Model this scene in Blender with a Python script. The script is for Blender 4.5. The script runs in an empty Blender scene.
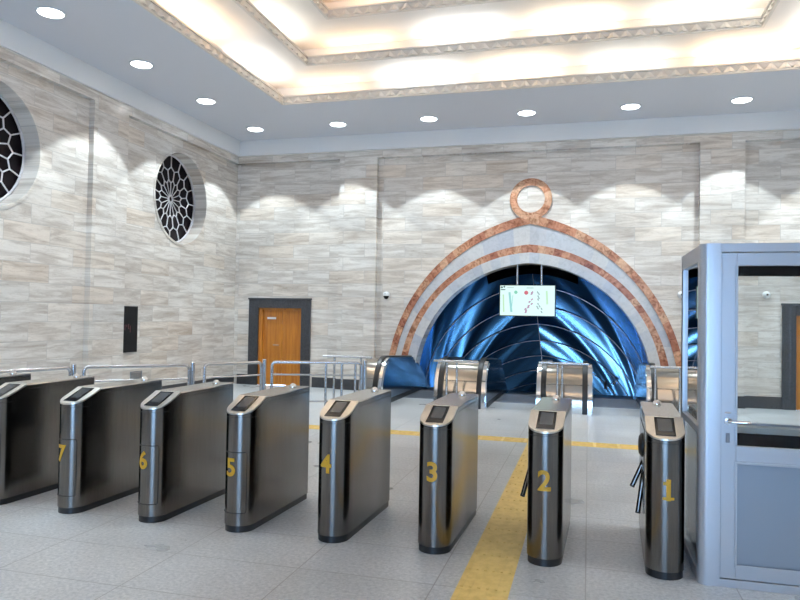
import bpy, bmesh, math, random
from mathutils import Vector, Matrix
random.seed(7)
PI = math.pi
C = bpy.context.scene.collection
scn = bpy.context.scene

# ------------------------------------------------------------------ materials
def mat(name, col=(.8,.8,.8), rough=.5, metal=0., spec=None, emit=None, estr=0.):
    m = bpy.data.materials.new(name); m.use_nodes = True
    b = m.node_tree.nodes['Principled BSDF']
    b.inputs['Base Color'].default_value = (*col, 1)
    b.inputs['Roughness'].default_value = rough
    b.inputs['Metallic'].default_value = metal
    if spec is not None: b.inputs['Specular IOR Level'].default_value = spec
    if emit:
        b.inputs['Emission Color'].default_value = (*emit, 1)
        b.inputs['Emission Strength'].default_value = estr
    return m
def nt(m): return m.node_tree, m.node_tree.nodes, m.node_tree.links, m.node_tree.nodes['Principled BSDF']
def ramp(n, stops):
    r = n.new('ShaderNodeValToRGB'); e = r.color_ramp.elements
    while len(e) < len(stops): e.new(.5)
    for i, (p, c) in enumerate(stops): e[i].position = p; e[i].color = (*c, 1)
    return r
def coords(n, l, axes, scale=(1,1,1)):
    tc = n.new('ShaderNodeTexCoord'); s = n.new('ShaderNodeSeparateXYZ'); c = n.new('ShaderNodeCombineXYZ')
    l.new(tc.outputs['Object'], s.inputs[0])
    for i, a in enumerate(axes):
        if a: l.new(s.outputs[a], c.inputs[i])
    mp = n.new('ShaderNodeMapping'); mp.inputs['Scale'].default_value = scale
    l.new(c.outputs[0], mp.inputs[0]); return c.outputs[0], mp.outputs[0]
def mix(n, l, t, fac, a, b):
    x = n.new('ShaderNodeMix'); x.data_type = 'RGBA'; x.blend_type = t
    for sock, v in ((x.inputs[0], fac), (x.inputs[6], a), (x.inputs[7], b)):
        if hasattr(v, 'links') or hasattr(v, 'node'): l.new(v, sock)
        else: sock.default_value = v if not isinstance(v, tuple) else (*v, 1)
    return x.outputs[2]

def marble(name, axes, light=(.75,.71,.66), dark=(.50,.44,.385), seed=0):
    m = mat(name, rough=.22); t, n, l, b = nt(m)
    raw, _ = coords(n, l, axes)
    br = n.new('ShaderNodeTexBrick'); br.offset = .43; br.inputs['Scale'].default_value = 1
    br.inputs['Brick Width'].default_value = .88; br.inputs['Row Height'].default_value = .293
    br.inputs['Mortar Size'].default_value = .004; br.inputs['Mortar Smooth'].default_value = .2
    br.inputs['Color1'].default_value = (0,0,0,1); br.inputs['Color2'].default_value = (1,1,1,1)
    br.inputs['Mortar'].default_value = (.5,.5,.5,1)
    l.new(raw, br.inputs['Vector'])
    off = n.new('ShaderNodeVectorMath'); off.operation = 'MULTIPLY_ADD'      # every slab shows its own piece of stone
    l.new(br.outputs['Color'], off.inputs[0]); off.inputs[1].default_value = (17,9,5); l.new(raw, off.inputs[2])
    mp = n.new('ShaderNodeMapping'); mp.inputs['Scale'].default_value = (.65, 5.5, 1); mp.inputs['Rotation'].default_value = (0,0,.09)
    l.new(off.outputs[0], mp.inputs[0])
    no = n.new('ShaderNodeTexNoise'); no.inputs['Scale'].default_value = 1.6; no.inputs['Detail'].default_value = 7
    no.inputs['Roughness'].default_value = .62; no.inputs['Distortion'].default_value = .8; l.new(mp.outputs[0], no.inputs['Vector'])
    r = ramp(n, [(.30, dark), (.45, tuple(.5*(a+c) for a, c in zip(light, dark))), (.55, light), (.75, tuple(min(1, a*1.12) for a in light))])
    l.new(no.outputs['Fac'], r.inputs[0])
    tint = ramp(n, [(0, (.90,.88,.86)), (.3, (.97,.97,.97)), (.6, (1.0,.99,.98)), (.85, (.94,.87,.80)), (1, (.88,.90,.92))]); l.new(br.outputs['Color'], tint.inputs[0])
    c1 = mix(n, l, 'MULTIPLY', .9, r.outputs[0], tint.outputs[0])
    no2 = n.new('ShaderNodeTexNoise'); no2.inputs['Scale'].default_value = 3.; no2.inputs['Detail'].default_value = 5
    no2.inputs['Distortion'].default_value = 2.; l.new(mp.outputs[0], no2.inputs['Vector'])
    v = ramp(n, [(.49, (1,1,1)), (.505, (.72,.66,.60)), (.52, (1,1,1))]); l.new(no2.outputs['Fac'], v.inputs[0])
    c2 = mix(n, l, 'MULTIPLY', .8, c1, v.outputs[0])
    c3 = mix(n, l, 'MIX', br.outputs['Fac'], c2, (.50,.47,.44))
    l.new(c3, b.inputs['Base Color'])
    return m

def granite(name, col, var, scale=60, rough=.25):
    m = mat(name, rough=rough); t, n, l, b = nt(m)
    tc = n.new('ShaderNodeTexCoord'); no = n.new('ShaderNodeTexNoise'); no.inputs['Scale'].default_value = scale
    no.inputs['Detail'].default_value = 4; l.new(tc.outputs['Object'], no.inputs['Vector'])
    r = ramp(n, [(.35, tuple(c*(1-var) for c in col)), (.65, tuple(min(1, c*(1+var)) for c in col))])
    l.new(no.outputs['Fac'], r.inputs[0]); l.new(r.outputs[0], b.inputs['Base Color']); return m

def floor_mat():
    m = mat('terrazzo_tiles', rough=.3); t, n, l, b = nt(m)
    raw, _ = coords(n, l, ('X','Y',None))
    br = n.new('ShaderNodeTexBrick'); br.offset = 0; br.inputs['Scale'].default_value = 1
    br.inputs['Brick Width'].default_value = .9; br.inputs['Row Height'].default_value = .6
    br.inputs['Mortar Size'].default_value = .004; br.inputs['Color1'].default_value = (0,0,0,1); br.inputs['Color2'].default_value = (1,1,1,1)
    l.new(raw, br.inputs['Vector'])
    a = n.new('ShaderNodeTexNoise'); a.inputs['Scale'].default_value = 38; a.inputs['Detail'].default_value = 6; a.inputs['Roughness'].default_value = .75; l.new(raw, a.inputs['Vector'])
    r = ramp(n, [(.36, (.38,.40,.42)), (.5, (.51,.525,.54)), (.64, (.63,.64,.65))]); l.new(a.outputs['Fac'], r.inputs[0])
    d = n.new('ShaderNodeTexNoise'); d.inputs['Scale'].default_value = 1.3; d.inputs['Detail'].default_value = 5; l.new(raw, d.inputs['Vector'])
    r2 = ramp(n, [(.3, (.84,.84,.84)), (.7, (1.05,1.05,1.05))]); l.new(d.outputs['Fac'], r2.inputs[0])
    tt = ramp(n, [(0, (.93,.93,.92)), (.5, (1,1,1)), (1, (1.04,1.02,1))]); l.new(br.outputs['Color'], tt.inputs[0])
    c = mix(n, l, 'MULTIPLY', 1., r.outputs[0], r2.outputs[0]); c = mix(n, l, 'MULTIPLY', 1., c, tt.outputs[0])
    c = mix(n, l, 'MIX', br.outputs['Fac'], c, (.3,.3,.3)); l.new(c, b.inputs['Base Color'])
    rr = n.new('ShaderNodeMapRange'); rr.inputs['To Min'].default_value = .2; rr.inputs['To Max'].default_value = .42
    l.new(d.outputs['Fac'], rr.inputs[0]); l.new(rr.outputs[0], b.inputs['Roughness']); return m

def steel(name, col=(.50,.50,.51), rough=.27, axis=(90,90,1.5), bump=.12):
    m = mat(name, col, rough, 1.); t, n, l, b = nt(m)
    tc = n.new('ShaderNodeTexCoord'); mp = n.new('ShaderNodeMapping'); mp.inputs['Scale'].default_value = axis
    l.new(tc.outputs['Object'], mp.inputs[0]); no = n.new('ShaderNodeTexNoise'); no.inputs['Scale'].default_value = 3
    no.inputs['Detail'].default_value = 3; l.new(mp.outputs[0], no.inputs['Vector'])
    bu = n.new('ShaderNodeBump'); bu.inputs['Strength'].default_value = bump; bu.inputs['Distance'].default_value = .002
    l.new(no.outputs['Fac'], bu.inputs['Height']); l.new(bu.outputs[0], b.inputs['Normal'])
    r = ramp(n, [(.3, tuple(c*.85 for c in col)), (.7, tuple(c*1.1 for c in col))]); l.new(no.outputs['Fac'], r.inputs[0]); l.new(r.outputs[0], b.inputs['Base Color'])
    return m

def glass_mat(name, tint=(.93,.96,.97)):
    m = bpy.data.materials.new(name); m.use_nodes = True; n = m.node_tree.nodes; l = m.node_tree.links; n.clear()
    o = n.new('ShaderNodeOutputMaterial'); a = n.new('ShaderNodeBsdfTransparent'); a.inputs[0].default_value = (*tint, 1)
    g = n.new('ShaderNodeBsdfGlossy'); g.inputs['Roughness'].default_value = .02
    f = n.new('ShaderNodeFresnel'); f.inputs[0].default_value = 1.5; x = n.new('ShaderNodeMixShader')
    l.new(f.outputs[0], x.inputs[0]); l.new(a.outputs[0], x.inputs[1]); l.new(g.outputs[0], x.inputs[2]); l.new(x.outputs[0], o.inputs[0]); return m

def band_mat(name, stops, rough=.25, dk=(.55,.47,.42), lt=(1.3,1.4,1.5)):
    m = mat(name, rough=rough); t, n, l, b = nt(m)
    at = n.new('ShaderNodeAttribute'); at.attribute_name = 'seg'
    r = ramp(n, stops); l.new(at.outputs['Fac'], r.inputs[0])
    tc = n.new('ShaderNodeTexCoord'); no = n.new('ShaderNodeTexNoise'); no.inputs['Scale'].default_value = 9; no.inputs['Detail'].default_value = 7
    no.inputs['Distortion'].default_value = 1.5; l.new(tc.outputs['Object'], no.inputs['Vector'])
    r2 = ramp(n, [(.35, dk), (.5, (1,1,1)), (.7, lt)]); l.new(no.outputs['Fac'], r2.inputs[0])
    l.new(mix(n, l, 'MULTIPLY', 1., r.outputs[0], r2.outputs[0]), b.inputs['Base Color']); return m

def wood_mat():
    m = mat('orange_wood', rough=.3); t, n, l, b = nt(m)
    tc = n.new('ShaderNodeTexCoord'); mp = n.new('ShaderNodeMapping'); mp.inputs['Scale'].default_value = (9,9,.7); l.new(tc.outputs['Object'], mp.inputs[0])
    no = n.new('ShaderNodeTexNoise'); no.inputs['Scale'].default_value = 2; no.inputs['Detail'].default_value = 5; l.new(mp.outputs[0], no.inputs['Vector'])
    r = ramp(n, [(.3, (.42,.13,.012)), (.7, (.62,.24,.03))]); l.new(no.outputs['Fac'], r.inputs[0]); l.new(r.outputs[0], b.inputs['Base Color']); return m

def vault_mat():
    m = mat('blue_metal', (.016,.215,.52), .25, 1.); t, n, l, b = nt(m)
    uv = n.new('ShaderNodeUVMap'); uv.uv_map = 'st'
    mp = n.new('ShaderNodeMapping'); mp.vector_type = 'TEXTURE'
    mp.inputs['Rotation'].default_value = (0,0,math.radians(0)); mp.inputs['Scale'].default_value = (1.15, 6., 1)
    l.new(uv.outputs[0], mp.inputs[0])
    no = n.new('ShaderNodeTexNoise'); no.inputs['Scale'].default_value = 1.; no.inputs['Detail'].default_value = .3; no.inputs['Distortion'].default_value = .2
    l.new(mp.outputs[0], no.inputs['Vector'])
    bu = n.new('ShaderNodeBump'); bu.inputs['Strength'].default_value = 1.; bu.inputs['Distance'].default_value = .25
    l.new(no.outputs['Fac'], bu.inputs['Height']); l.new(bu.outputs[0], b.inputs['Normal']); return m

M = {}
M['mar_b'] = marble('back_wall_marble', ('X','Z',None))
M['mar_l'] = marble('side_wall_marble', ('Y','Z',None))
M['plaster'] = mat('cornice_plaster', (.80,.795,.79), .6)
M['ceil'] = mat('ceiling_paint', (.66,.67,.72), .55)
M['cove'] = mat('cove_paint', (.85,.77,.70), .6)
M['mould'] = mat('moulding_plaster', (.72,.66,.59), .6)
M['floor'] = floor_mat()
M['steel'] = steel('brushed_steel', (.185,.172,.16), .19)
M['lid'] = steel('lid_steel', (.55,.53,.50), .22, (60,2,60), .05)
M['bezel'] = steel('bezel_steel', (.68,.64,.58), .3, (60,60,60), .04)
M['chrome'] = mat('polished_steel', (.72,.71,.70), .10, 1.)
M['rail'] = mat('satin_steel_tube', (.55,.56,.58), .25, 1.)
M['barrel'] = mat('escalator_cladding', (.48,.43,.37), .12, 1.)
M['bal'] = mat('dark_polished_panel', (.50,.60,.70), .12, 1.)
M['black'] = mat('black_rubber', (.012,.012,.014), .35)
M['gloss'] = mat('black_glass', (.006,.006,.008), .15, spec=.25)
M['plinth'] = mat('black_plinth', (.01,.01,.011), .4)
M['lcd'] = mat('grey_display', (.055,.06,.065), .2)
M['yellow'] = mat('yellow_paint', (.52,.29,.012), .5)
M['seam'] = mat('seam_black', (.01,.01,.01), .6)
M['alu'] = mat('painted_aluminium', (.41,.425,.455), .32, .35)
M['alup'] = mat('aluminium_panel', (.24,.27,.31), .4, .35)
M['cream'] = mat('cream_laminate', (.62,.58,.50), .4)
M['glass'] = glass_mat('clear_glass')
M['dgranite'] = granite('dark_granite', (.045,.045,.05), .5, 45, .3)
M['wood'] = wood_mat()
M['white'] = mat('white_plastic', (.8,.8,.8), .35)
M['grille'] = mat('grille_stone', (.62,.60,.62), .5)
M['void'] = mat('dark_void', (.012,.012,.02), .5)
M['wglass'] = mat('dark_window_glass', (.01,.006,.008), .3, spec=.15)
M['vault'] = vault_mat()
M['vseam'] = mat('panel_seam', (.42,.40,.48), .4, .6)
M['orange'] = band_mat('orange_marble', [(0,(.33,.12,.07)), (.35,(.50,.23,.13)), (.7,(.58,.34,.21)), (1,(.40,.16,.09))])
M['grey'] = band_mat('pale_marble_blocks', [(0,(.50,.52,.56)), (.5,(.60,.59,.58)), (1,(.44,.46,.52))], dk=(.9,.9,.9), lt=(1.05,1.05,1.05))
M['lamp'] = mat('lamp_lens', (1,1,1), .4, emit=(.93,.97,1), estr=9)
M['trim'] = mat('lamp_trim', (.55,.58,.62), .4)
M['vent'] = mat('vent_metal', (.17,.18,.20), .5)
M['step'] = mat('step_aluminium', (.25,.25,.26), .4, .8)
M['plate'] = mat('landing_plate', (.30,.31,.33), .35, .7)
def tactile(name):
    m = mat(name, (.66,.45,.10), .5); t, n, l, b = nt(m)
    tc = n.new('ShaderNodeTexCoord'); no = n.new('ShaderNodeTexNoise'); no.inputs['Scale'].default_value = 14; no.inputs['Detail'].default_value = 6
    l.new(tc.outputs['Object'], no.inputs['Vector']); r = ramp(n, [(.3,(.66,.46,.13)), (.6,(.80,.58,.19))]); l.new(no.outputs['Fac'], r.inputs[0]); l.new(r.outputs[0], b.inputs['Base Color']); return m
M['tactile'] = tactile('yellow_tactile')
def emat(name, col, s): return mat(name, (.02,.02,.02), .3, emit=col, estr=s)
M['screen'] = emat('screen_white', (.74,1.,.93), .95)
for k, c in {'green':(.25,.72,.5), 'teal':(.35,.78,.75), 'red':(.72,.12,.16), 'mauve':(.50,.26,.42), 'slate':(.35,.5,.5), 'ink':(.08,.16,.16), 'lime':(.62,.95,.6)}.items():
    M['s_'+k] = emat('screen_'+k, c, .8)
M['redled'] = mat('dim_red_led', (.05,.005,.01), .4, emit=(.5,.05,.08), estr=.03)

# ------------------------------------------------------------------ mesh helpers
def box(bm, a, b):
    r = bmesh.ops.create_cube(bm, size=1)
    for v in r['verts']:
        v.co = Vector([(a[i]+b[i])/2 + v.co[i]*(b[i]-a[i]) for i in range(3)])
    return r['verts']
def B(*bs):
    bm = bmesh.new()
    for a, b in bs: box(bm, a, b)
    return bm
def tube(bm, pts, r, seg=12, cap=True):
    pts = [Vector(p) for p in pts]; rings = []; up = None
    for i, p in enumerate(pts):
        d = (pts[min(i+1, len(pts)-1)] - pts[max(i-1, 0)]).normalized()
        if up is None: up = Vector((0,0,1)) if abs(d.z) < .9 else Vector((1,0,0))
        s = d.cross(up).normalized(); up = s.cross(d).normalized()
        rings.append([bm.verts.new(p + r*(math.cos(2*PI*k/seg)*s + math.sin(2*PI*k/seg)*up)) for k in range(seg)])
    for A, D in zip(rings, rings[1:]):
        for k in range(seg):
            f = bm.faces.new((A[k], A[(k+1)%seg], D[(k+1)%seg], D[k])); f.smooth = True
    if cap: bm.faces.new(rings[0][::-1]); bm.faces.new(rings[-1])
def lathe(bm, prof, origin=(0,0,0), axis='Z', seg=24, smooth=True):
    O = Vector(origin); rings = []
    def P(r, h, a):
        c, s = r*math.cos(a), r*math.sin(a)
        return O + Vector({'Z':(c,s,h), 'X':(h,c,s), 'Y':(s,h,c)}[axis])
    for r, h in prof:
        rings.append([bm.verts.new(P(max(r,1e-5), h, 2*PI*k/seg)) for k in range(seg)])
    for A, D in zip(rings, rings[1:]):
        for k in range(seg):
            f = bm.faces.new((A[k], A[(k+1)%seg], D[(k+1)%seg], D[k])); f.smooth = smooth
    bm.faces.new(rings[0][::-1]); bm.faces.new(rings[-1])
def prism(bm, poly, vec):
    vs = [bm.verts.new(Vector(p)) for p in poly]; f = bm.faces.new(vs)
    r = bmesh.ops.extrude_face_region(bm, geom=[f]); nv = [g for g in r['geom'] if isinstance(g, bmesh.types.BMVert)]
    bmesh.ops.translate(bm, verts=nv, vec=Vector(vec))
def obj(name, bm, m, parent=None, bevel=0, **kw):
    bmesh.ops.recalc_face_normals(bm, faces=bm.faces)
    me = bpy.data.meshes.new(name); bm.to_mesh(me); bm.free(); me.set_sharp_from_angle(angle=.7)
    me.materials.append(M[m] if isinstance(m, str) else m)
    o = bpy.data.objects.new(name, me); C.objects.link(o)
    if parent: o.parent = parent
    if bevel:
        md = o.modifiers.new('bevel', 'BEVEL'); md.width = bevel; md.segments = 2; md.limit_method = 'ANGLE'; md.angle_limit = .6
    for k, v in kw.items(): o[k] = v
    return o
def struct(name, bm, m, parent=None, bevel=0):
    o = obj(name, bm, m, parent, bevel)
    if not parent: o['kind'] = 'structure'
    return o
def thing(name, label, cat, loc=(0,0,0), rz=0, group=None):
    o = bpy.data.objects.new(name, None); C.objects.link(o); o.location = loc; o.rotation_euler = (0,0,rz); o.empty_display_size = .1
    o['label'] = label; o['category'] = cat
    if group: o['group'] = group
    return o
def tag(o, label, cat, group=None):
    o['label'] = label; o['category'] = cat
    if group: o['group'] = group
    return o
def dup(root, loc, rz=None, label=None):
    r = root.copy(); C.objects.link(r); r.location = loc
    if rz is not None: r.rotation_euler = (0,0,rz)
    if label: r['label'] = label
    for ch in list(root.children):
        c = ch.copy(); C.objects.link(c); c.parent = r
        for g in list(ch.children):
            d = g.copy(); C.objects.link(d); d.parent = c
    return r

# ------------------------------------------------------------------ room dimensions
XL, XR, YB, YF = -7.9, 5.46, 14.45, -5.0
ZC, ZB, ZR = 5.64, 5.31, 5.13           # ceiling, cornice foot, top of the sunk panels
RB, RL = 14.6, -8.0                      # planes of the sunk panels
AX = -1.2                                # arch axis

# floor
struct('floor', B(((XL-.3, YF, -.25), (XR+.3, 14.6, 0))), 'floor')
# floor under the jambs left and right is covered; the escalators start behind the landing plates

# ---- back wall: sunk panels, pilasters, top beam, arch opening
ARC = {'Ao':(-.729,.07,3.805), 'Ai':(-.66,.075,3.60), 'Bo':(-.24,.159,3.035), 'Bi':(-.14,.25,2.77), 'Op':(-.135,.224,2.576)}
def arch(key, n=28, z0=0.):
    cx, cz, r = ARC[key]
    top = math.acos(-cx/r)                                   # angle where half-width is 0
    lo = math.asin(max(-1, min(1, (z0-cz)/r))) if cz > z0 else 0
    a0 = 0 if cz > z0 else lo
    pts = [(cx + r*math.cos(a0 + (top-a0)*k/n), cz + r*math.sin(a0 + (top-a0)*k/n)) for k in range(n+1)]
    pts[-1] = (0, pts[-1][1])
    return [(pts[0][0], z0)] + pts                           # half outline, foot to apex, x = half-width
op = arch('Op')
bm = bmesh.new()
def wallseg(bm, x0, x1, z0, z1, y0, y1): box(bm, (x0,y0,z0), (x1,y1,z1))
P1, P2, P3, P4 = -5.39, -4.52, 2.07, 2.873
def back_panel_with_door(bm, x0, x1, d0, d1, dz):
    poly = [(x0,RB,0), (d0,RB,0), (d0,RB,dz), (d1,RB,dz), (d1,RB,0), (x1,RB,0), (x1,RB,ZR+.1), (x0,RB,ZR+.1)]
    prism(bm, poly, (0,.35,0))
back_panel_with_door(bm, XL-.3, P1+.05, -7.40, -6.22, 1.80)
back_panel_with_door(bm, P4-.05, XR+.3, 3.80, 4.98, 1.80)
poly = [(P2-.05,RB,0)] + [(AX-x,RB,z) for x, z in op] + [(AX+x,RB,z) for x, z in op[::-1][1:]] + [(P3+.05,RB,0), (P3+.05,RB,ZR+.1), (P2-.05,RB,ZR+.1)]
prism(bm, poly, (0,.4,0))
wallseg(bm, P1, P2, 0, ZR, YB, RB+.2); wallseg(bm, P3, P4, 0, ZR, YB, RB+.2)
wallseg(bm, XL-.3, XR+.3, ZR, ZC, YB, RB+.3)
struct('wall_back', bm, 'mar_b')

# ---- left wall with two round openings
CW = [(7.66, 3.97, .89), (12.33, 3.955, .915)]
bm = bmesh.new()
def holed(bm, y0, y1, z0, z1, cy, cz, r, x, dx):
    N = 48
    def arc(a0, a1): return [(x, cy + r*math.cos(a0+(a1-a0)*k/(N//2)), cz + r*math.sin(a0+(a1-a0)*k/(N//2))) for k in range(N//2+1)]
    prism(bm, [(x,cy,z1), (x,y0,z1), (x,y0,z0), (x,cy,z0)] + arc(-PI/2, -3*PI/2), (dx,0,0))
    prism(bm, [(x,cy,z0), (x,y1,z0), (x,y1,z1), (x,cy,z1)] + arc(PI/2, -PI/2), (dx,0,0))
holed(bm, 5.70, 9.64, 0, ZR+.1, *CW[0], RL, -.5)
holed(bm, 10.42, RB+.2, 0, ZR+.1, *CW[1], RL, -.5)
box(bm, (RL-.3, 9.59, 0), (XL, 10.47, ZR)); box(bm, (RL-.3, 4.88, 0), (XL, 5.75, ZR))
box(bm, (RL-.3, YF, 0), (RL, 4.9, ZR+.1))
box(bm, (RL-.3, YF, ZR), (XL, RB+.2, ZC))
struct('wall_left', bm, 'mar_l')
bm = B(((XR, YF, 0), (XR+.3, RB+.2, ZC)))
struct('wall_right', bm, 'mar_l')
# unseen entrance wall behind the camera; doorway shaped for narrow highlights on gates
bm = B(((XL-.3, YF-.3, 0), (-2.6, YF, ZC)), ((1.8, YF-.3, 0), (XR+.3, YF, ZC)), ((-2.6, YF-.3, 3.1), (1.8, YF, ZC)))
struct('wall_front', bm, 'mar_b')

# round windows: ring reveal, stone grille, dark glass
for i, (cy, cz, r) in enumerate(CW):
    xg = RL-.27
    bm = bmesh.new(); N = 56                                # raised flat ring round the opening
    for k in range(N):
        a0, a1 = 2*PI*k/N, 2*PI*(k+1)/N
        for ra, rb, x0, x1 in ((r, r+.045, RL, RL+.012),):
            p = [(x0, cy+q*math.cos(a), cz+q*math.sin(a)) for q, a in ((ra,a0),(rb,a0),(rb,a1),(ra,a1))]
            prism(bm, p, (x1-x0,0,0))
    w = struct('window_%d' % (i+1), bm, 'mar_l')
    g = bmesh.new()
    def gseg(p, q, w=.016):
        tube(g, [(xg, cy+p[0], cz+p[1]), (xg, cy+q[0], cz+q[1])], w*.75, 6)
    def pol(rr, a): return (rr*math.cos(a), rr*math.sin(a))
    def ringp(rr, n=48, w=.016):
        tube(g, [(xg, cy+rr*math.cos(2*PI*k/n), cz+rr*math.sin(2*PI*k/n)) for k in range(n+1)], w, 6, False)
    R_ = r-.02
    ringp(R_, 48, .02); ringp(.07, 16, .02)
    NS = 16
    for k in range(NS):
        a = 2*PI*k/NS; h = PI/NS
        gseg(pol(.05,a), pol(.33,a), .013)
        gseg(pol(.33,a), pol(.40,a+h)); gseg(pol(.33,a), pol(.40,a-h))       # scalloped rings
        gseg(pol(.40,a+h), pol(.58,a+h))
        gseg(pol(.58,a+h), pol(.66,a)); gseg(pol(.58,a-h), pol(.66,a))
        gseg(pol(.66,a), pol(R_,a))
    obj('grille', g, 'grille', w)
    bm = bmesh.new(); lathe(bm, [(r+.03,-.01),(r+.03,.01)], (xg-.06, cy, cz), 'X', 48, False); obj('pane', bm, 'wglass', w)

# ---- cornice, ceiling with stepped coves
bm = B(((XL-.1, YB-.05, ZB), (XR, YB, ZC)), ((XL-.1, YB-.075, ZB-.015), (XR, YB, ZB+.03)))
struct('trim_1', bm, 'plaster')
bm = B(((XL, YF, ZB), (XL+.05, YB, ZC)), ((XL, YF, ZB-.015), (XL+.0455, YB, ZB+.03)))
struct('trim_2', bm, 'plaster')
def ring_slab(bm, o, i, z0, z1):                            # o, i = (x0,x1,y0,y1)
    box(bm, (o[0],o[2],z0), (i[0],o[3],z1)); box(bm, (i[1],o[2],z0), (o[1],o[3],z1))
    box(bm, (i[0],o[2],z0), (i[1],i[2],z1)); box(bm, (i[0],i[3],z0), (i[1],o[3],z1))
YM = 4.2
def rect(xl, yb): return (xl, 2*AX-xl-.0, 2*YM-yb, yb)
R0, R1, R2 = rect(-5.66, 12.02), rect(-4.86, 11.27), rect(-4.15, 10.42)
Z1, Z2, Z3 = 6.06, 6.47, 6.88
S = .30                                                     # depth of the light shelf behind each lip
def grow(r, d): return (r[0]-d, r[1]+d, r[2]-d, r[3]+d)
bm = bmesh.new(); ring_slab(bm, (XL-.3, XR+.3, YF, YB+.3), R0, ZC, ZC+.05)
ceiling = struct('ceiling', bm, 'ceil')
bm = bmesh.new()
ring_slab(bm, grow(R0,S+.05), grow(R0,S), ZC+.05, Z1); ring_slab(bm, grow(R0,S+.05), R1, Z1, Z1+.05)
ring_slab(bm, grow(R1,S+.05), grow(R1,S), Z1+.05, Z2); ring_slab(bm, grow(R1,S+.05), R2, Z2, Z2+.05)
ring_slab(bm, grow(R2,S+.05), grow(R2,S), Z2+.05, Z3); g2 = grow(R2, S+.05); box(bm, (g2[0],g2[2],Z3), (g2[1],g2[3],Z3+.05))
obj('stepped_cove', bm, 'cove', ceiling)
def lip(r, z, n):
    bm = bmesh.new(); h = .16; ring_slab(bm, grow(r,.03), r, z-.004, z+h)
    ring_slab(bm, grow(r,.035), grow(r,-.018), z+h-.03, z+h); ring_slab(bm, grow(r,.0), grow(r,-.018), z-.012, z+.02)
    t = .2
    def zig(p, d, nrm, L):                                   # row of folded leaves along a side
        m = int(L/t); tt = L/m
        for k in range(m):
            a = Vector(p) + d*tt*k; mid = a + d*tt*.5; e = a + d*tt; up = Vector((0,0,h-.03))
            ap = mid + up + nrm*.006; lo = mid + Vector((0,0,.022)) + nrm*.05
            v = [bm.verts.new(q) for q in (a+Vector((0,0,.02)), e+Vector((0,0,.02)), ap, lo)]
            bm.faces.new((v[0], v[3], v[2])); bm.faces.new((v[3], v[1], v[2])); bm.faces.new((v[0], v[1], v[3]))
            u = [bm.verts.new(q) for q in (a+Vector((0,0,.03)), a+up, mid+up*.98)]
    X, Y = Vector((1,0,0)), Vector((0,1,0))
    zig((r[0], r[3], z), X, -Y, r[1]-r[0]); zig((r[0], r[2], z), Y, X, r[3]-r[2]); zig((r[1], r[2], z), Y, -X, r[3]-r[2])
    struct('trim_%d' % n, bm, 'mould')
lip(R0, ZC, 3); lip(R1, Z1, 4); lip(R2, Z2, 5)
# cove tubes: real lamps lying on the shelves (out of sight behind the lips), in lengths with gaps
def cove_lights(r, z, pw):
    cols = [(1,.76,.50), (.92,.98,1.), (1,.84,.62), (.95,1,.95)]
    k = 0
    def run(p0, p1, nrm):
        nonlocal k
        L = (Vector(p1)-Vector(p0)).length; n = max(1, int(L/1.75)); d = (Vector(p1)-Vector(p0)).normalized()
        for i in range(n):
            c = Vector(p0) + d*(L*(i+.5)/n) + nrm*(S*.5)
            la = bpy.data.lights.new('cove_tube_light', 'AREA'); la.shape = 'RECTANGLE'; la.size = 1.25; la.size_y = .06
            la.energy = pw*(1.3 if k%3 else .55); la.color = cols[k%4]; k += 1
            o = bpy.data.objects.new('cove_tube_light', la); C.objects.link(o); o.location = c + Vector((0,0,z+.075))
            tgt = (Vector((0,0,1)) - nrm*.45).normalized()
            zax = -tgt; xax = d; yax = zax.cross(xax)
            o.rotation_euler = Matrix((xax, yax, zax)).transposed().to_euler()
    X, Y = Vector((1,0,0)), Vector((0,1,0))
    run((r[0],r[3],z*0), (r[1],r[3],0), Y); run((r[0],r[2],0), (r[1],r[2],0), -Y)
    run((r[0],r[2],0), (r[0],r[3],0), -X); run((r[1],r[2],0), (r[1],r[3],0), X)
cove_lights(R0, ZC+.05, 10.5); cove_lights(R1, Z1+.05, 10.5); cove_lights(R2, Z2+.05, 10.5)

# ---- baseboards
bm = B(((XL, RB-.02, 0), (-7.61, RB+.01, .23)), ((-6.02, RB-.02, 0), (P1, RB+.01, .23)), ((P1-.02, YB-.02, 0), (P2+.02, YB+.01, .23)), ((P2, RB-.02, 0), (-4.1, RB+.01, .23)),
       ((1.75, RB-.02, 0), (P3, RB+.01, .23)), ((P3-.02, YB-.02, 0), (P4+.02, YB+.01, .23)), ((P4, RB-.02, 0), (3.55, RB+.01, .23)), ((5.16, RB-.02, 0), (XR, RB+.01, .23)))
struct('baseboard_back', bm, 'dgranite')
bm = B(((RL, YF, 0), (RL+.02, RB, .20)), ((XL, 9.57, 0), (XL+.02, 10.49, .20)))
struct('baseboard_left', bm, 'dgranite')

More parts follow.
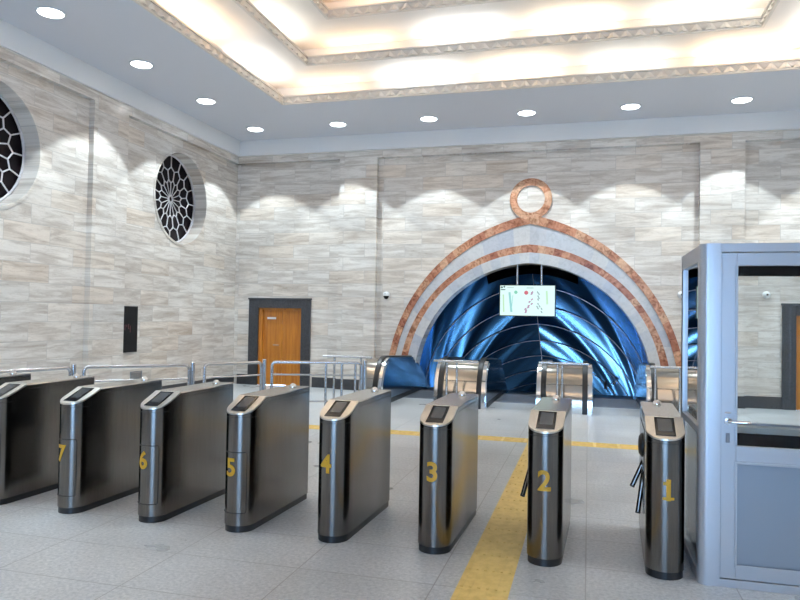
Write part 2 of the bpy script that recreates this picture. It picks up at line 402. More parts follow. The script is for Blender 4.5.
# ---- doors in dark granite surrounds
def door(n, x0):
    zt = 2.0; w = 1.535
    bm = bmesh.new(); y0, y1 = RB-.05, RB+.06
    box(bm, (x0, y0, 0), (x0+.235, y1, zt)); box(bm, (x0+w-.225, y0, 0), (x0+w, y1, zt)); box(bm, (x0+.235, y0, zt-.22), (x0+w-.225, y1, zt))
    box(bm, (x0-.015, y0-.015, zt-.03), (x0+w+.015, y1, zt+.01))
    d = struct('door_%d' % n, bm, 'dgranite', bevel=.004)
    a, b = x0+.235, x0+w-.225; m = (a+b)/2
    obj('door_frame', B(((a, RB+.0, 0), (a+.09, RB+.12, zt-.22)), ((b-.03, RB+.0, 0), (b, RB+.12, zt-.22)), ((a+.09, RB+.0, zt-.27), (b-.03, RB+.12, zt-.22))), 'wood', d, .003)
    for s, (u, v) in enumerate(((a+.09, m+.03), (m+.036, b-.03))):
        bm = B(((u, RB+.06, .01), (v-.003, RB+.10, zt-.27)))
        l = obj('door_leaf', bm, 'wood', d, .003)
        bm = bmesh.new()
        for (z0, z1) in ((.08,.72), (.82,1.62)):
            for (p, q) in (((u+.07,z0),(v-.07,z0+.012)), ((u+.07,z1-.012),(v-.07,z1)), ((u+.07,z0),(u+.08,z1)), ((v-.08,z0),(v-.07,z1))):
                box(bm, (p[0], RB+.054, p[1]), (q[0], RB+.06, q[1]))
        obj('panel_moulding', bm, 'wood', l)
        if s == 0:
            bm = bmesh.new(); tube(bm, [(v-.06, RB+.055, .93), (v-.06, RB+.01, .93), (v-.20, RB+.005, .93)], .011, 8); obj('door_handle', bm, 'chrome', l)
            if n == 1: obj('door_plate', B(((u+.10, RB+.05, 1.52), (u+.32, RB+.06, 1.57))), 'white', l, label='small pale name plate')
    return d
door(1, -7.61); door(2, 3.55)
bm = B(((-7.5, RB+.3, 0), (-6.1, RB+.34, 2)), ((3.7, RB+.3, 0), (5.1, RB+.34, 2)))
struct('wall_behind_doors', bm, 'void')

# ---- arch surround: orange and pale marble bands with a ring on top
def band(ko, ki, n, m, name, y0=RB-.022, split=1, nseg=26):
    po, pi_ = arch(ko, nseg), arch(ki, nseg); bm = bmesh.new(); lay = bm.faces.layers.float.new('segf'); vals = []
    for sgn in (-1, 1):
        for k in range(len(po)-1):
            q = [(AX+sgn*po[k][0], y0, po[k][1]), (AX+sgn*po[k+1][0], y0, po[k+1][1]), (AX+sgn*pi_[k+1][0], y0, pi_[k+1][1]), (AX+sgn*pi_[k][0], y0, pi_[k][1])]
            nb = len(bm.faces); prism(bm, q, (0, .03, 0)); bm.faces.ensure_lookup_table(); v = random.random()
            for f in bm.faces[nb:]: f[lay] = v
    return bm
def band_obj(bm, name, m):
    vals = [f[bm.faces.layers.float['segf']] for f in bm.faces]
    bmesh.ops.recalc_face_normals(bm, faces=bm.faces)
    me = bpy.data.meshes.new(name); bm.to_mesh(me); bm.free(); me.materials.append(M[m])
    at = me.attributes.new('seg', 'FLOAT', 'FACE')
    for i, v in enumerate(vals): at.data[i].value = v
    o = bpy.data.objects.new(name, me); C.objects.link(o); o['kind'] = 'structure'; return o
band_obj(band('Ao','Ai',6,'orange','', RB-.03), 'trim_6', 'orange')
band_obj(band('Ai','Bo',7,'grey','', RB-.012, nseg=14), 'trim_7', 'grey')
band_obj(band('Bo','Bi',8,'orange','', RB-.03), 'trim_8', 'orange')
band_obj(band('Bi','Op',9,'grey','', RB-.045, nseg=20), 'trim_9', 'grey')
bm = bmesh.new(); lay = bm.faces.layers.float.new('segf'); N = 48
for k in range(N):
    a0, a1 = 2*PI*k/N, 2*PI*(k+1)/N; nb = len(bm.faces)
    prism(bm, [(-1.185+q*math.cos(a), RB-.036, 4.135+q*math.sin(a)) for q, a in ((.285,a0),(.435,a0),(.435,a1),(.285,a1))], (0,.04,0)); bm.faces.ensure_lookup_table()
    v = random.Random(k//3).random()
    for f in bm.faces[nb:]: f[lay] = v*.5+.3
band_obj(bm, 'trim_10', 'orange')

# ---- tunnel: blue metal vault going down behind the arch
TA = math.radians(30); cx, cz, r = -.135, .224, 2.66
top = math.acos(-cx/r)
prof = [(cx+r, -2.2)] + [(cx+r*math.cos(top*k/20), cz+r*math.sin(top*k/20)) for k in range(21)]; prof[-1] = (0, prof[-1][1])
full = [(AX-x, z) for x, z in prof] + [(AX+x, z) for x, z in prof[::-1][1:]]
ss = [0]
for a, b in zip(full, full[1:]): ss.append(ss[-1] + math.dist(a, b))
mid_s = ss[len(ss)//2]; ss = [s-mid_s for s in ss]
NT = 48; LT = 12.
bm = bmesh.new(); uvl = bm.loops.layers.uv.new('st'); grid = []
def vp(i, t):
    x, z = full[i]; return Vector((x, 15.02 + t*math.cos(TA), z - t*math.sin(TA)))
for j in range(NT+1): grid.append([bm.verts.new(vp(i, LT*j/NT)) for i in range(len(full))])
for j in range(NT):
    for i in range(len(full)-1):
        if j < 2 and abs((full[i][0]+full[i+1][0])/2 - AX - .05) < .95: continue        # first crown panels are missing
        f = bm.faces.new((grid[j][i], grid[j][i+1], grid[j+1][i+1], grid[j+1][i])); f.smooth = True
        for lp, (ii, jj) in zip(f.loops, ((i,j), (i+1,j), (i+1,j+1), (i,j+1))):
            s, t = ss[ii], LT*jj/NT
            lp[uvl].uv = (t - 1.15*abs(s), s*1.0)
vault = struct('wall_tunnel', bm, 'vault')
bm = bmesh.new()
for q in range(1, 14):
    t = .45 + .86*q - .3
    if t > LT: break
    pts = []
    for i in range(len(full)):
        p = vp(i, t); n = Vector((AX, p.y, p.z)) - p; n = Vector((AX-full[i][0], 0, (.2-full[i][1]))).normalized(); pts.append(p + n*.008)
    tube(bm, pts, .009, 5, False)
i0 = len(full)//2
tube(bm, [vp(i0, .5)+Vector((0,0,-.006)), vp(i0, LT)+Vector((0,0,-.006))], .008, 5)
obj('panel_seam', bm, 'vseam', vault)
# added black box round the vault: keeps sky out, darkens the crown gap
bm = B(((-4.3,14.99,-9), (-4.2,26.5,3.6)), ((1.8,14.99,-9), (1.9,26.5,3.6)), ((-4.3,14.6,-9), (-4.2,14.99,-.25)), ((1.8,14.6,-9), (1.9,14.99,-.25)), ((-4.3,14.99,3.5), (1.9,26.5,3.6)), ((-4.3,26.4,-9), (1.9,26.5,3.6)), ((-4.3,14.9,-9), (1.9,26.5,-8.9)), ((-4.3,14.5,-9), (1.9,14.6,-.25)))
struct('wall_shaft_blackout', bm, 'void')

# ---- escalators between rounded dividers
ZH, YU = .87, 12.38
def side_profile(inset=0., zb=0., yend=15.1, run=5.2):
    q, h = .62, ZH-inset
    return [(YU+inset + (q-inset)*(1-math.cos(a)), max(zb, h*math.sin(a)**.85 if a > 0 else zb)) for a in [PI/2*k/18 for k in range(19)]]
def bal_poly(inset, zb, yend, slope=True):
    p = side_profile(inset, zb)
    zt = p[-1][1]; z0 = p[0][1]
    if slope:
        p += [(14.7, zt-.10), (19.5, zt-.10-4.8*math.tan(TA)), (19.5, z0-4.4*math.tan(TA)), (15.1, z0)]
    else: p += [(yend, zt-.09), (yend, z0)]
    return p
def slab(poly, x0, x1):
    bm = bmesh.new(); prism(bm, [(x0, y, z) for y, z in poly], (x1-x0, 0, 0)); return bm
def rail_strip(x0, x1, off=.018, th=.045, slope=True, yend=14.5):
    p = side_profile(-off, 0.)
    path = p + ([(14.7, p[-1][1]-.10), (19.5, p[-1][1]-.10-4.8*math.tan(TA))] if slope else [(yend, p[-1][1]-.09)])
    q = side_profile(-off+th, 0.); path2 = q + ([(14.69, q[-1][1]-.10), (19.5, q[-1][1]-.10-4.8*math.tan(TA))] if slope else [(yend, q[-1][1]-.09)])
    bm = bmesh.new(); prism(bm, [(x0, y, z) for y, z in path] + [(x0, y, z) for y, z in path2[::-1]], (x1-x0, 0, 0)); return bm
UX = [(-4.06,-3.62), (-2.72,-1.78), (-.87,.07), (.98,1.92)]
pos = ['left of the arch beside the railing', 'left of the two under the hanging screen', 'right of the two, below the screen', 'at the right foot of the arch beside the booth']
for k, (a, b) in enumerate(UX):
    YU = 12.0 if k == 0 else 12.38
    d = thing('escalator_divider', 'rounded polished steel divider housing '+pos[k], 'escalator divider', ((a+b)/2, YU+.3, 0), 0, 'steel dividers between the escalators')
    def add(name, bm, m, par=d, bev=0, **kw):
        bmesh.ops.translate(bm, verts=bm.verts, vec=-Vector(((a+b)/2, YU+.3, 0))); return obj(name, bm, m, par, bev, **kw)
    mid = k in (1, 2)
    ye = 15.1 if mid else 14.5
    add('deck', slab(bal_poly(.03, 0., ye, mid), a+(.0 if k == 0 else .16), b-.16), 'barrel')
    for s, (u, v) in enumerate(((a, a+.07), (b-.07, b))):
        if k == 0 and s == 0: continue
        slope = mid or (k == 0 and s == 1) or (k == 3 and s == 0)
        bp = add('balustrade', slab(bal_poly(.012, 0., 14.5, slope), u, v), 'chrome')
        x0, x1 = (a+.07, a+.16) if s == 0 else (b-.16, b-.07)
        h = rail_strip(x0, x1, slope=slope); bmesh.ops.translate(h, verts=h.verts, vec=-Vector(((a+b)/2, YU+.3, 0))); obj('handrail', h, 'black', bp, .008)
        if slope:
            xx = (b, b+.012) if s == 1 else (a-.012, a)
            kk = slab([(YU+.25,0), (YU+.25,.09), (14.9,.09), (14.9,0)], *((b+.012, b+.02) if s == 1 else (a-.02, a-.012))); bmesh.ops.translate(kk, verts=kk.verts, vec=-Vector(((a+b)/2, YU+.3, 0))); obj('skirting', kk, 'black', bp)
            h = slab(bal_poly(.075, 0.02, 14.5, True), *xx); bmesh.ops.translate(h, verts=h.verts, vec=-Vector(((a+b)/2, YU+.3, 0))); obj('side_panel', h, 'bal', bp)
for k in range(3):
    a, b = UX[k][1]+.03, UX[k+1][0]-.03
    e = thing('escalator', 'descending escalator '+['between the railing side and the first steel divider','in the middle under the hanging screen','at the right side of the blue tunnel'][k], 'escalator', ((a+b)/2, 13.6, 0), 0, 'escalators going down under the arch')
    o = Vector(((a+b)/2, 13.6, 0))
    def add2(name, bm, m, bev=0):
        bmesh.ops.translate(bm, verts=bm.verts, vec=-o); return obj(name, bm, m, e, bev)
    bm = B(((a, 13.55, .0), (b, 15.0, .012)))
    for q in range(24): yy = 13.6 + q*.055; box(bm, (a+.04, yy, .012), (b-.04, yy+.018, .016))
    add2('landing_plate', bm, 'plate')
    add2('comb_plate', B(((a, 15.0, -.01), (b, 15.12, .010))), 'step')
    for q in range(16):
        y, z = 15.12+.4*q, -.02 - max(0, q-1)*.231
        bm = B(((a+.02, y, z-.22), (b-.02, y+.4, z)))
        for g in range(16):
            xx = a+.03+(b-a-.06)*g/16; box(bm, (xx, y+.01, z), (xx+.018, y+.39, z+.008))
        add2('step', bm, 'step')

# railings in front of the dividers
def barrier(x0, x1, y, z, posts, label):
    o = thing('divider_railing', label, 'railing', ((x0+x1)/2, y, 0), 0, 'short railings before the escalator dividers'); v = -Vector(((x0+x1)/2, y, 0))
    bm = bmesh.new(); tube(bm, [(x0,y,z), (x1,y,z)], .021, 10); bmesh.ops.translate(bm, verts=bm.verts, vec=v); obj('top_rail', bm, 'rail', o)
    for p in posts:
        bm = bmesh.new(); tube(bm, [(p,y,0), (p,y,z-.02)], .02, 10); lathe(bm, [(.045,0),(.045,.008)], (p,y,0)); bmesh.ops.translate(bm, verts=bm.verts, vec=v); obj('post', bm, 'rail', o)
barrier(-4.62, -3.70, 11.7, .90, (-4.4, -3.9), 'steel railing before the leftmost divider by the arch foot')
barrier(-2.66, -1.86, 12.1, .86, (-2.42, -2.24), 'steel railing with twin posts before the divider left of gate three')
barrier(-.80, .02, 12.1, .885, (-.50, -.42), 'steel railing with close twin posts before the divider behind gate two')
barrier(.99, 1.62, 12.1, .88, (1.07, 1.45), 'steel railing before the divider nearest the booth')

# ---- hanging screen
sc = thing('hanging_screen', 'bright flat route map screen hung on two rods under the arch', 'screen', (-1.25, 14.8, 1.68))
obj('casing', B(((-.595,0,0), (.59,.05,.67))), 'gloss', sc, .004)
sf = obj('screen', B(((-.575,-.006,.02), (.565,0,.655))), 'screen', sc)
def flat(name, polys, m):
    for p in polys:
        bm = bmesh.new(); prism(bm, [(x, -.0065, z) for x, z in p], (0,-.002,0)); obj(name, bm, m, sf)
def disc(cx, cz, r, n=20): return [(cx+r*math.cos(2*PI*k/n), cz+r*math.sin(2*PI*k/n)) for k in range(n)]
def bar(x0, z0, x1, z1, w):
    d = Vector((x1-x0, z1-z0)).normalized()*w/2; n = (-d.y, d.x)
    return [(x0+n[0],z0+n[1]), (x0-n[0],z0-n[1]), (x1-n[0],z1-n[1]), (x1+n[0],z1+n[1])]
def sx(px): return -.575 + (px-60)/680*1.14
def sz(py): return .655 - (py-65)/378*.635
flat('red_disc', [disc(sx(388), sz(155), .043)], 's_red'); flat('green_disc', [disc(sx(258), sz(150), .036)], 's_green')
flat('blue_route', [bar(sx(178),sz(150),sx(205),sz(400),.045), bar(sx(222),sz(185),sx(208),sz(340),.012)], 's_teal')
rr = random.Random(3)
flat('station_text', [bar(sx(x)-.02, sz(y)-.014, sx(x)+.02, sz(y)+.016, .030) for x, y in [(462,150),(455,170),(460,240),(430,270),(457,295),(415,340),(420,320),(380,360),(385,400),(388,380)]], 's_mauve')
flat('station_text', [bar(sx(x)-.012, sz(y)+.02, sx(x)+.012, sz(y)-.02, .026) for x, y in [(530,150),(545,170),(537,200),(545,220),(535,240),(537,295),(525,330),(555,325),(580,355),(580,395),(535,350)]], 's_slate')
flat('heading_text', [bar(sx(390),sz(95),sx(480),sz(95),.014), bar(sx(150),sz(92),sx(230),sz(92),.01)], 's_slate')
flat('corner_mark', [disc(sx(80), sz(88), .022), disc(sx(112), sz(80), .02), bar(sx(68),sz(118),sx(125),sz(118),.02)], 's_ink')
flat('legend', [bar(sx(100),sz(180),sx(108),sz(400),.03), bar(sx(640),sz(130),sx(650),sz(300),.04)], 's_lime')
for x in (-.225, .285):
    bm = bmesh.new(); tube(bm, [(x,.06,.60), (x,.06,1.165 if x>0 else 1.14)], .026, 10); box(bm, (x-.05,.03,.55), (x+.05,.08,.60)); obj('rod', bm, 'rail', sc)

# ---- turnstile gates
def body_outline(w, y0, y1, n=14, cr=.03):
    r = w/2; pts = [(r*math.cos(a), y0 + r - r*math.sin(a)) for a in [PI*k/n for k in range(n+1)]]   # right to left round the nose
    pts += [(-r, y1-cr), (-r+cr*.3, y1-cr*.3), (-r+cr, y1), (r-cr, y1), (r-cr*.3, y1-cr*.3), (r, y1-cr)]
    return pts
def zt(y):                                                   # top of the cabinet: sloped nose then flat lid
    if y >= .27: return 1.
    u = y/.27
    return .893 + .107*(u**1.15)
def extr(bm, pts, z0f, z1f, smooth_n=0):
    lo = [bm.verts.new((x, y, z0f(y))) for x, y in pts]; hi = [bm.verts.new((x, y, z1f(y))) for x, y in pts]; n = len(pts)
    for k in range(n):
        f = bm.faces.new((lo[k], lo[(k+1)%n], hi[(k+1)%n], hi[k])); f.smooth = k < smooth_n
    bm.faces.new(lo[::-1]); return lo, hi
ARMS = (((-.11,.60,.70), (-.208,.60,.315)), ((-.10,.54,.70), (-.135,.50,.30)))
ARMS1 = (((-.09,.60,.68), (-.185,.58,.455)), ((-.10,.54,.66), (-.15,.50,.29)))
def make_gate(name, arms=ARMS):
    W, L = .24, 1.115
    g = thing(name, '', 'turnstile')
    # cabinet side refined where the slope ends
    o = body_outline(W, 0, L); i = 15
    o = o[:i] + [(-.12,.20), (-.12,.27), (-.12,.271)] + o[i:] + [(.12,.271), (.12,.27), (.12,.20)]
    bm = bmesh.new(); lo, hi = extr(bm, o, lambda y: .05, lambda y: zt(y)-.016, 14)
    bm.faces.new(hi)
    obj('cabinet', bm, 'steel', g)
    bm = bmesh.new(); o2 = [(x*.955, .006+y*.988) for x, y in o]; lo, hi = extr(bm, o2, lambda y: 0, lambda y: .052, 14); bm.faces.new(hi); obj('plinth', bm, 'plinth', g)
    # thin black seam under the lid
    bm = bmesh.new(); o3 = [(x*.975, .003+y*.994) for x, y in o]; lo, hi = extr(bm, o3, lambda y: zt(y)-.017, lambda y: zt(y)-.011, 14); bm.faces.new(hi); obj('seam', bm, 'seam', g)
    # lid: flat part
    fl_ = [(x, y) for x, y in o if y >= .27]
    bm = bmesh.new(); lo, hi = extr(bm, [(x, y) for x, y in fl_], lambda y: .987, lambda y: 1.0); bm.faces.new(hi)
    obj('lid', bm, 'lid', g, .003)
    bm = bmesh.new(); box(bm, (-.1208,.30,.955), (.1208,1.08,.958)); obj('seam', bm, 'seam', g)
    # sloped bezel
    def strip(z):                                            # left and right edge of the nose at depth y
        return math.sqrt(max(0, .12**2 - (max(0, .12-z))**2)) if z < .12 else .12
    ys = [.0002,.002,.006,.013,.024,.04,.06,.085,.12,.16,.20,.235,.27]
    bm = bmesh.new(); T, Bt = [], []
    for y in ys:
        w = strip(y); T.append((bm.verts.new((-w,y,zt(y))), bm.verts.new((w,y,zt(y))))); Bt.append((bm.verts.new((-w,y,zt(y)-.012)), bm.verts.new((w,y,zt(y)-.012))))
    for k in range(len(ys)-1):
        for q in ((T[k][0],T[k][1],T[k+1][1],T[k+1][0]), (Bt[k][0],Bt[k+1][0],Bt[k+1][1],Bt[k][1]), (T[k][0],T[k+1][0],Bt[k+1][0],Bt[k][0]), (T[k][1],Bt[k][1],Bt[k+1][1],T[k+1][1])):
            bm.faces.new(q).smooth = True
    bm.faces.new((T[0][0],Bt[0][0],Bt[0][1],T[0][1])); bm.faces.new((T[-1][0],T[-1][1],Bt[-1][1],Bt[-1][0]))
    bz = obj('bezel', bm, 'bezel', g)
    def plate(x0, x1, ya, yb, h, m, name, par):
        bm = bmesh.new(); n = 8; prev = None
        for k in range(n+1):
            y = ya + (yb-ya)*k/n; cur = [bm.verts.new((x, y, zt(y)+dz)) for x, dz in ((x0,-.01),(x1,-.01),(x1,h),(x0,h))]
            if prev:
                for q in range(4): bm.faces.new((prev[q], prev[(q+1)%4], cur[(q+1)%4], cur[q]))
            else: bm.faces.new(cur[::-1])
            prev = cur
        bm.faces.new(prev); return obj(name, bm, m, par)
    sc_ = plate(-.062, .062, .045, .255, .004, 'gloss', 'reader', g)
    plate(-.044, .044, .095, .238, .0055, 'lcd', 'display', sc_)
    bm = bmesh.new(); lathe(bm, [(.034,0),(.034,.008),(.026,.022),(.012,.032),(.001,.034)], (0,.99,1.0), seg=16); obj('dome_cap', bm, 'chrome', g)
    # side mechanism on the passage side
    bm = bmesh.new(); lathe(bm, [(.085,-.01),(.085,.012),(.06,.03),(.02,.034)], (0,0,0), 'X', 20)
    for v in bm.verts: v.co = Vector((-.118-v.co.x, v.co.y+.52, v.co.z+.76))
    hub = obj('hub', bm, 'plinth', g)
    for a_, tip in arms:
        a_, tip = Vector(a_), Vector(tip); bm = bmesh.new(); tube(bm, [a_, tip], .017, 12); arm = obj('arm', bm, 'steel', g)
        d = (tip-a_).normalized(); bm = bmesh.new(); tube(bm, [tip, tip+d*.012], .0185, 12); obj('end_cap', bm, 'black', arm)
    obj('side_recess', B(((-.1235,.30,.50), (-.119,.92,.90))), 'gloss', g, .01, label='dark side recess drawn as a flat black panel')  # darkness of the side recess put into a flat black panel
    # thin front cladding seam below the nose
    bm = bmesh.new(); n = 20
    for z in (.862,):
        pts = [(.1205*math.cos(a), .12-.1205*math.sin(a), z) for a in [PI*k/n for k in range(n+1)]]; tube(bm, pts, .0012, 5)
    obj('front_seam', bm, 'seam', g)
    return g
def service_door(g):
    bm = bmesh.new(); R_ = .1212
    def P(u, z): a = -PI/2 + u; return (R_*math.cos(a), .12 + R_*math.sin(a), z)
    u0, u1, z0, z1 = -1.4, .85, .145, .60
    path = [P(u0+(u1-.08-u0)*k/12, z1) for k in range(13)] + [P(u1-.02, z1-.006), P(u1, z1-.03)] + [P(u1, z0+.03), P(u1-.02, z0+.006)] + [P(u1-.08-(u1-.08-u0)*k/12, z0) for k in range(13)]
    tube(bm, path, .0028, 5)
    obj('service_door', bm, 'seam', g)
def digit(g, ch, dx=0., zc=.57):
    cu = bpy.data.curves.new('number', 'FONT'); cu.body = ch; cu.size = .185; cu.align_x = 'CENTER'; cu.offset = .005; cu.extrude = 0.
    t = bpy.data.objects.new('number', cu); C.objects.link(t); bpy.context.view_layer.update()
    me = bpy.data.meshes.new_from_object(t.evaluated_get(bpy.context.evaluated_depsgraph_get())); bpy.data.objects.remove(t)
    bm = bmesh.new(); bm.from_mesh(me)
    for k in range(-12, 13):
        bmesh.ops.bisect_plane(bm, geom=bm.verts[:]+bm.edges[:]+bm.faces[:], plane_co=(k*.008,0,0), plane_no=(1,0,0))
    if ch == '1':                                            # slab serif foot and flag
        xs = [v.co.x for v in bm.verts]; x0, x1 = min(xs), max(xs); z1 = max(v.co.y for v in bm.verts)
        for (a_, b_) in (((x0-.022,0),(x0,.018)), ((x1,0),(x1+.022,.018)), ((x0-.02,z1-.038),(x0,z1-.016))):
            bm.faces.new([bm.verts.new((x, y, 0)) for x, y in ((a_[0],a_[1]),(b_[0],a_[1]),(b_[0],b_[1]),(a_[0],b_[1]))])
    xs = [v.co.x for v in bm.verts]; zs = [v.co.y for v in bm.verts]; mx, mz = (min(xs)+max(xs))/2, (min(zs)+max(zs))/2
    for v in bm.verts:
        x = v.co.x - mx + dx; z = v.co.y - mz; a = x/.122
        v.co = Vector((.1222*math.sin(a), .12 - .1222*math.cos(a), zc + z))
    obj('number', bm, 'yellow', g)
X0, DG, YG = .505, .763, 4.715
for n in range(1, 10):
    x = X0 - DG*(n-1)
    g = make_gate('turnstile', ARMS1 if n == 1 else ARMS)
    ra = -.03; g.rotation_euler.z = ra; g.location = (x + .5575*math.sin(ra), YG + .5575*(1-math.cos(ra)), 0); g['group'] = 'turnstile gates in a row'
    side = {1:'beside the booth', 2:'just right of the yellow tactile strip', 3:'just left of the yellow tactile strip'}.get(n, '')
    if n <= 7: lab = 'steel turnstile with yellow number %d' % n + (' ' + side if side else '')
    elif n == 8: lab = 'brushed steel turnstile cabinet cut by the left edge, next to number 7'
    else: lab = 'farthest left turnstile, only its lid showing behind the cut off one'
    g['label'] = lab
    if n <= 8: digit(g, str(n), {1:.015, 2:.002, 3:.0, 4:-.028}.get(n, -.028), .57 if n < 5 else .487)
    if n >= 5: service_door(g)

# ---- railings behind the gates
def railing(p, q, label, posts=(), endpost=True, z=.985):
    p, q = Vector((*p,0)), Vector((*q,0)); L = (q-p).length; a = math.atan2(q.y-p.y, q.x-p.x)
    o = thing('railing', label, 'railing', p, a, 'tube railings behind the gates')
    r = .055; pts = [(0,0,0), (0,0,z-r)] + [(r-r*math.cos(t), 0, z-r+r*math.sin(t)) for t in [PI/2*k/6 for k in range(1,7)]]
    pts += [(L-x, y, zz) for x, y, zz in pts[::-1]]
    bm = bmesh.new(); tube(bm, pts, .021, 12); obj('frame', bm, 'rail', o)
    for zz in (.815, .45):
        bm = bmesh.new(); tube(bm, [(0,0,zz), (L,0,zz)], .012, 8); obj('mid_rail', bm, 'rail', o)
    for u in posts:
        bm = bmesh.new(); tube(bm, [(L*u,0,0), (L*u,0,z-.01)], .018, 10); obj('baluster', bm, 'rail', o)
    if endpost:
        bm = bmesh.new(); tube(bm, [(L+.045,0,0), (L+.045,0,z+.03)], .026, 12); lathe(bm, [(.028,0),(.02,.012),(.001,.016)], (L+.045,0,z+.03)); lathe(bm, [(.06,0),(.06,.01)], (L+.045,0,0)); obj('post', bm, 'rail', o)
railing((-6.02,5.80), (-5.79,6.74), 'steel tube railing panel at the far left behind the lid of the last gate')
railing((-5.71,6.87), (-4.83,7.69), 'steel tube railing panel seen over gates seven and six')
railing((-4.745,7.91), (-4.29,8.60), 'steel tube railing panel in front of the dark door surround')
railing((-4.19,8.72), (-3.03,9.13), 'steel tube railing panel with upright bars in front of the wooden door', posts=(.60,.78,.93))

# ---- glazed booth
bx, by, bd, bw = .68, 4.71, .90, 1.75; zt_ = 2.14
bt = thing('ticket_booth', 'grey aluminium glazed booth with a half glazed door at the right edge', 'booth', (bx, by, 0))
def pane(name, p, par):
    bm = bmesh.new(); bm.faces.new([bm.verts.new(q) for q in p]); return obj(name, bm, 'glass', par)
def bo(name, boxes, m, par=bt, bev=.003, **kw): return obj(name, B(*boxes), m, par, bev, **kw)
bm = bmesh.new(); prof_ = [(.05*(1-math.cos(a)), .05*(1-math.sin(a)), 0) for a in [PI/2*k/6 for k in range(7)]]   # rounded corner
poly = [(.0,.10,0)] + prof_ + [(.125,0,0), (.125,.05,0), (.05,.10,0)]
prism(bm, poly, (0,0,zt_)); obj('corner_post', bm, 'alu', bt)
bo('head_rail', [((.12,0,2.085), (bw,.05,zt_))], 'alu'); bo('sill', [((.12,0,0), (bw,.05,.05))], 'alu')
bo('roof', [((.03,.05,zt_-.03), (bw,bd,zt_))], 'alu')
dr = bo('door', [((.125,.004,.056), (.213,.046,2.08)), ((.95,.004,.056), (1.04,.046,2.08)), ((.213,.004,2.0), (.95,.046,2.08)), ((.213,.004,.78), (.95,.046,.875)), ((.213,.004,.056), (.95,.046,.13))], 'alu')
bo('door_panel', [((.213,.02,.13), (.95,.034,.78))], 'alup', dr); pane('door_glass', [(.213,.025,.875), (.95,.025,.875), (.95,.025,2.0), (.213,.025,2.0)], dr)
bo('glazing_bead', [((.205,-.002,.876), (.22,.006,2.0)), ((.205,-.002,.13), (.22,.006,.78)), ((.22,-.002,.765), (.95,.006,.78)), ((.22,-.002,.13), (.95,.006,.145))], 'alu', dr)
bm = bmesh.new(); tube(bm, [(.165,0,1.03), (.165,-.045,1.03), (.18,-.052,1.03), (.285,-.052,1.03)], .010, 10); lathe(bm, [(.022,-.008),(.022,0)], (.165,0,1.03), 'Y', 16); obj('door_handle', bm, 'chrome', dr, label='chrome lever handle')
bo('keyhole', [((.153,-.006,.895), (.177,.002,.955))], 'vent', dr); bo('lock_plate', [((.148,-.003,1.075), (.182,.004,1.085))], 'chrome', dr)
bo('frame', [((1.045,0,0), (1.12,.05,zt_)), ((bw-.05,0,0), (bw,.05,zt_))], 'alu'); bo('side_window_pane', [((1.12,.02,.9), (bw-.05,.026,2.085))], 'glass', bt, 0)
bo('front_panel', [((1.12,.015,.05), (bw-.05,.03,.86)), ((1.12,0,.86), (bw-.05,.05,.9))], 'alup')
# left side
sd = bo('side_frame', [((0,.10,2.03), (.045,bd,zt_-.005)), ((0,bd-.055,0), (.045,bd,zt_-.02)), ((0,.10,.93), (.045,bd,.975)), ((0,.10,0), (.045,bd,.06))], 'alu')
bo('side_panel', [((.012,.10,.06), (.032,bd-.05,.93))], 'bal', sd); pane('side_pane', [(.02,.10,.975), (.02,bd-.055,.975), (.02,bd-.055,2.03), (.02,.10,2.03)], sd)
# back and right sides
bk = bo('back_frame', [((.0,bd-.05,0), (.05,bd,2.1)), ((bw-.05,bd-.05,0), (bw,bd,2.1)), ((.05,bd-.05,.88), (bw-.05,bd,.91))], 'alu')
bo('back_fascia', [((.045,bd-.06,1.985), (bw-.05,bd-.0,2.11))], 'gloss', bk, 0, label='black fascia above the rear window'); bo('back_panel', [((.05,bd-.03,.05), (bw-.05,bd-.01,.88))], 'gloss', bk, 0); pane('back_pane', [(.05,bd-.02,.91), (bw-.05,bd-.02,.91), (bw-.05,bd-.02,1.985), (.05,bd-.02,1.985)], bk)
bo('right_wall', [((bw-.04,.05,.05), (bw-.02,bd-.05,zt_-.03))], 'alup')
bo('counter', [((.06,.74,.85), (bw-.06,bd-.05,.895))], 'cream')
bo('counter_front', [((.07,.76,.05), (bw-.07,.78,.85))], 'gloss')

# ---- tactile paving
def strip_(x0, x1, y0, y1, along, label):
    bm = bmesh.new(); box(bm, (x0,y0,0), (x1,y1,.004))
    n = 6
    if along == 'Y':
        k = y0
        while k < y1-.01:
            for q in range(n): xx = x0+.03+(x1-x0-.06)*q/(n-1); box(bm, (xx-.009,k+.015,.004), (xx+.009,min(k+.28,y1-.01),.008))
            k += .3
    else:
        k = x0
        while k < x1-.01:
            for q in range(n): yy = y0+.03+(y1-y0-.06)*q/(n-1); box(bm, (k+.015,yy-.009,.004), (min(k+.28,x1-.01),yy+.009,.008))
            k += .3
    return tag(obj('tactile_strip', bm, 'tactile'), label, 'tactile paving')
strip_(-.76, -.44, 1.2, 9.3, 'Y', 'yellow tactile paving strip running from the foreground between gates two and three')
strip_(-4.1, 3.4, 9.3, 9.62, 'X', 'yellow tactile paving strip crossing the hall behind the gates')

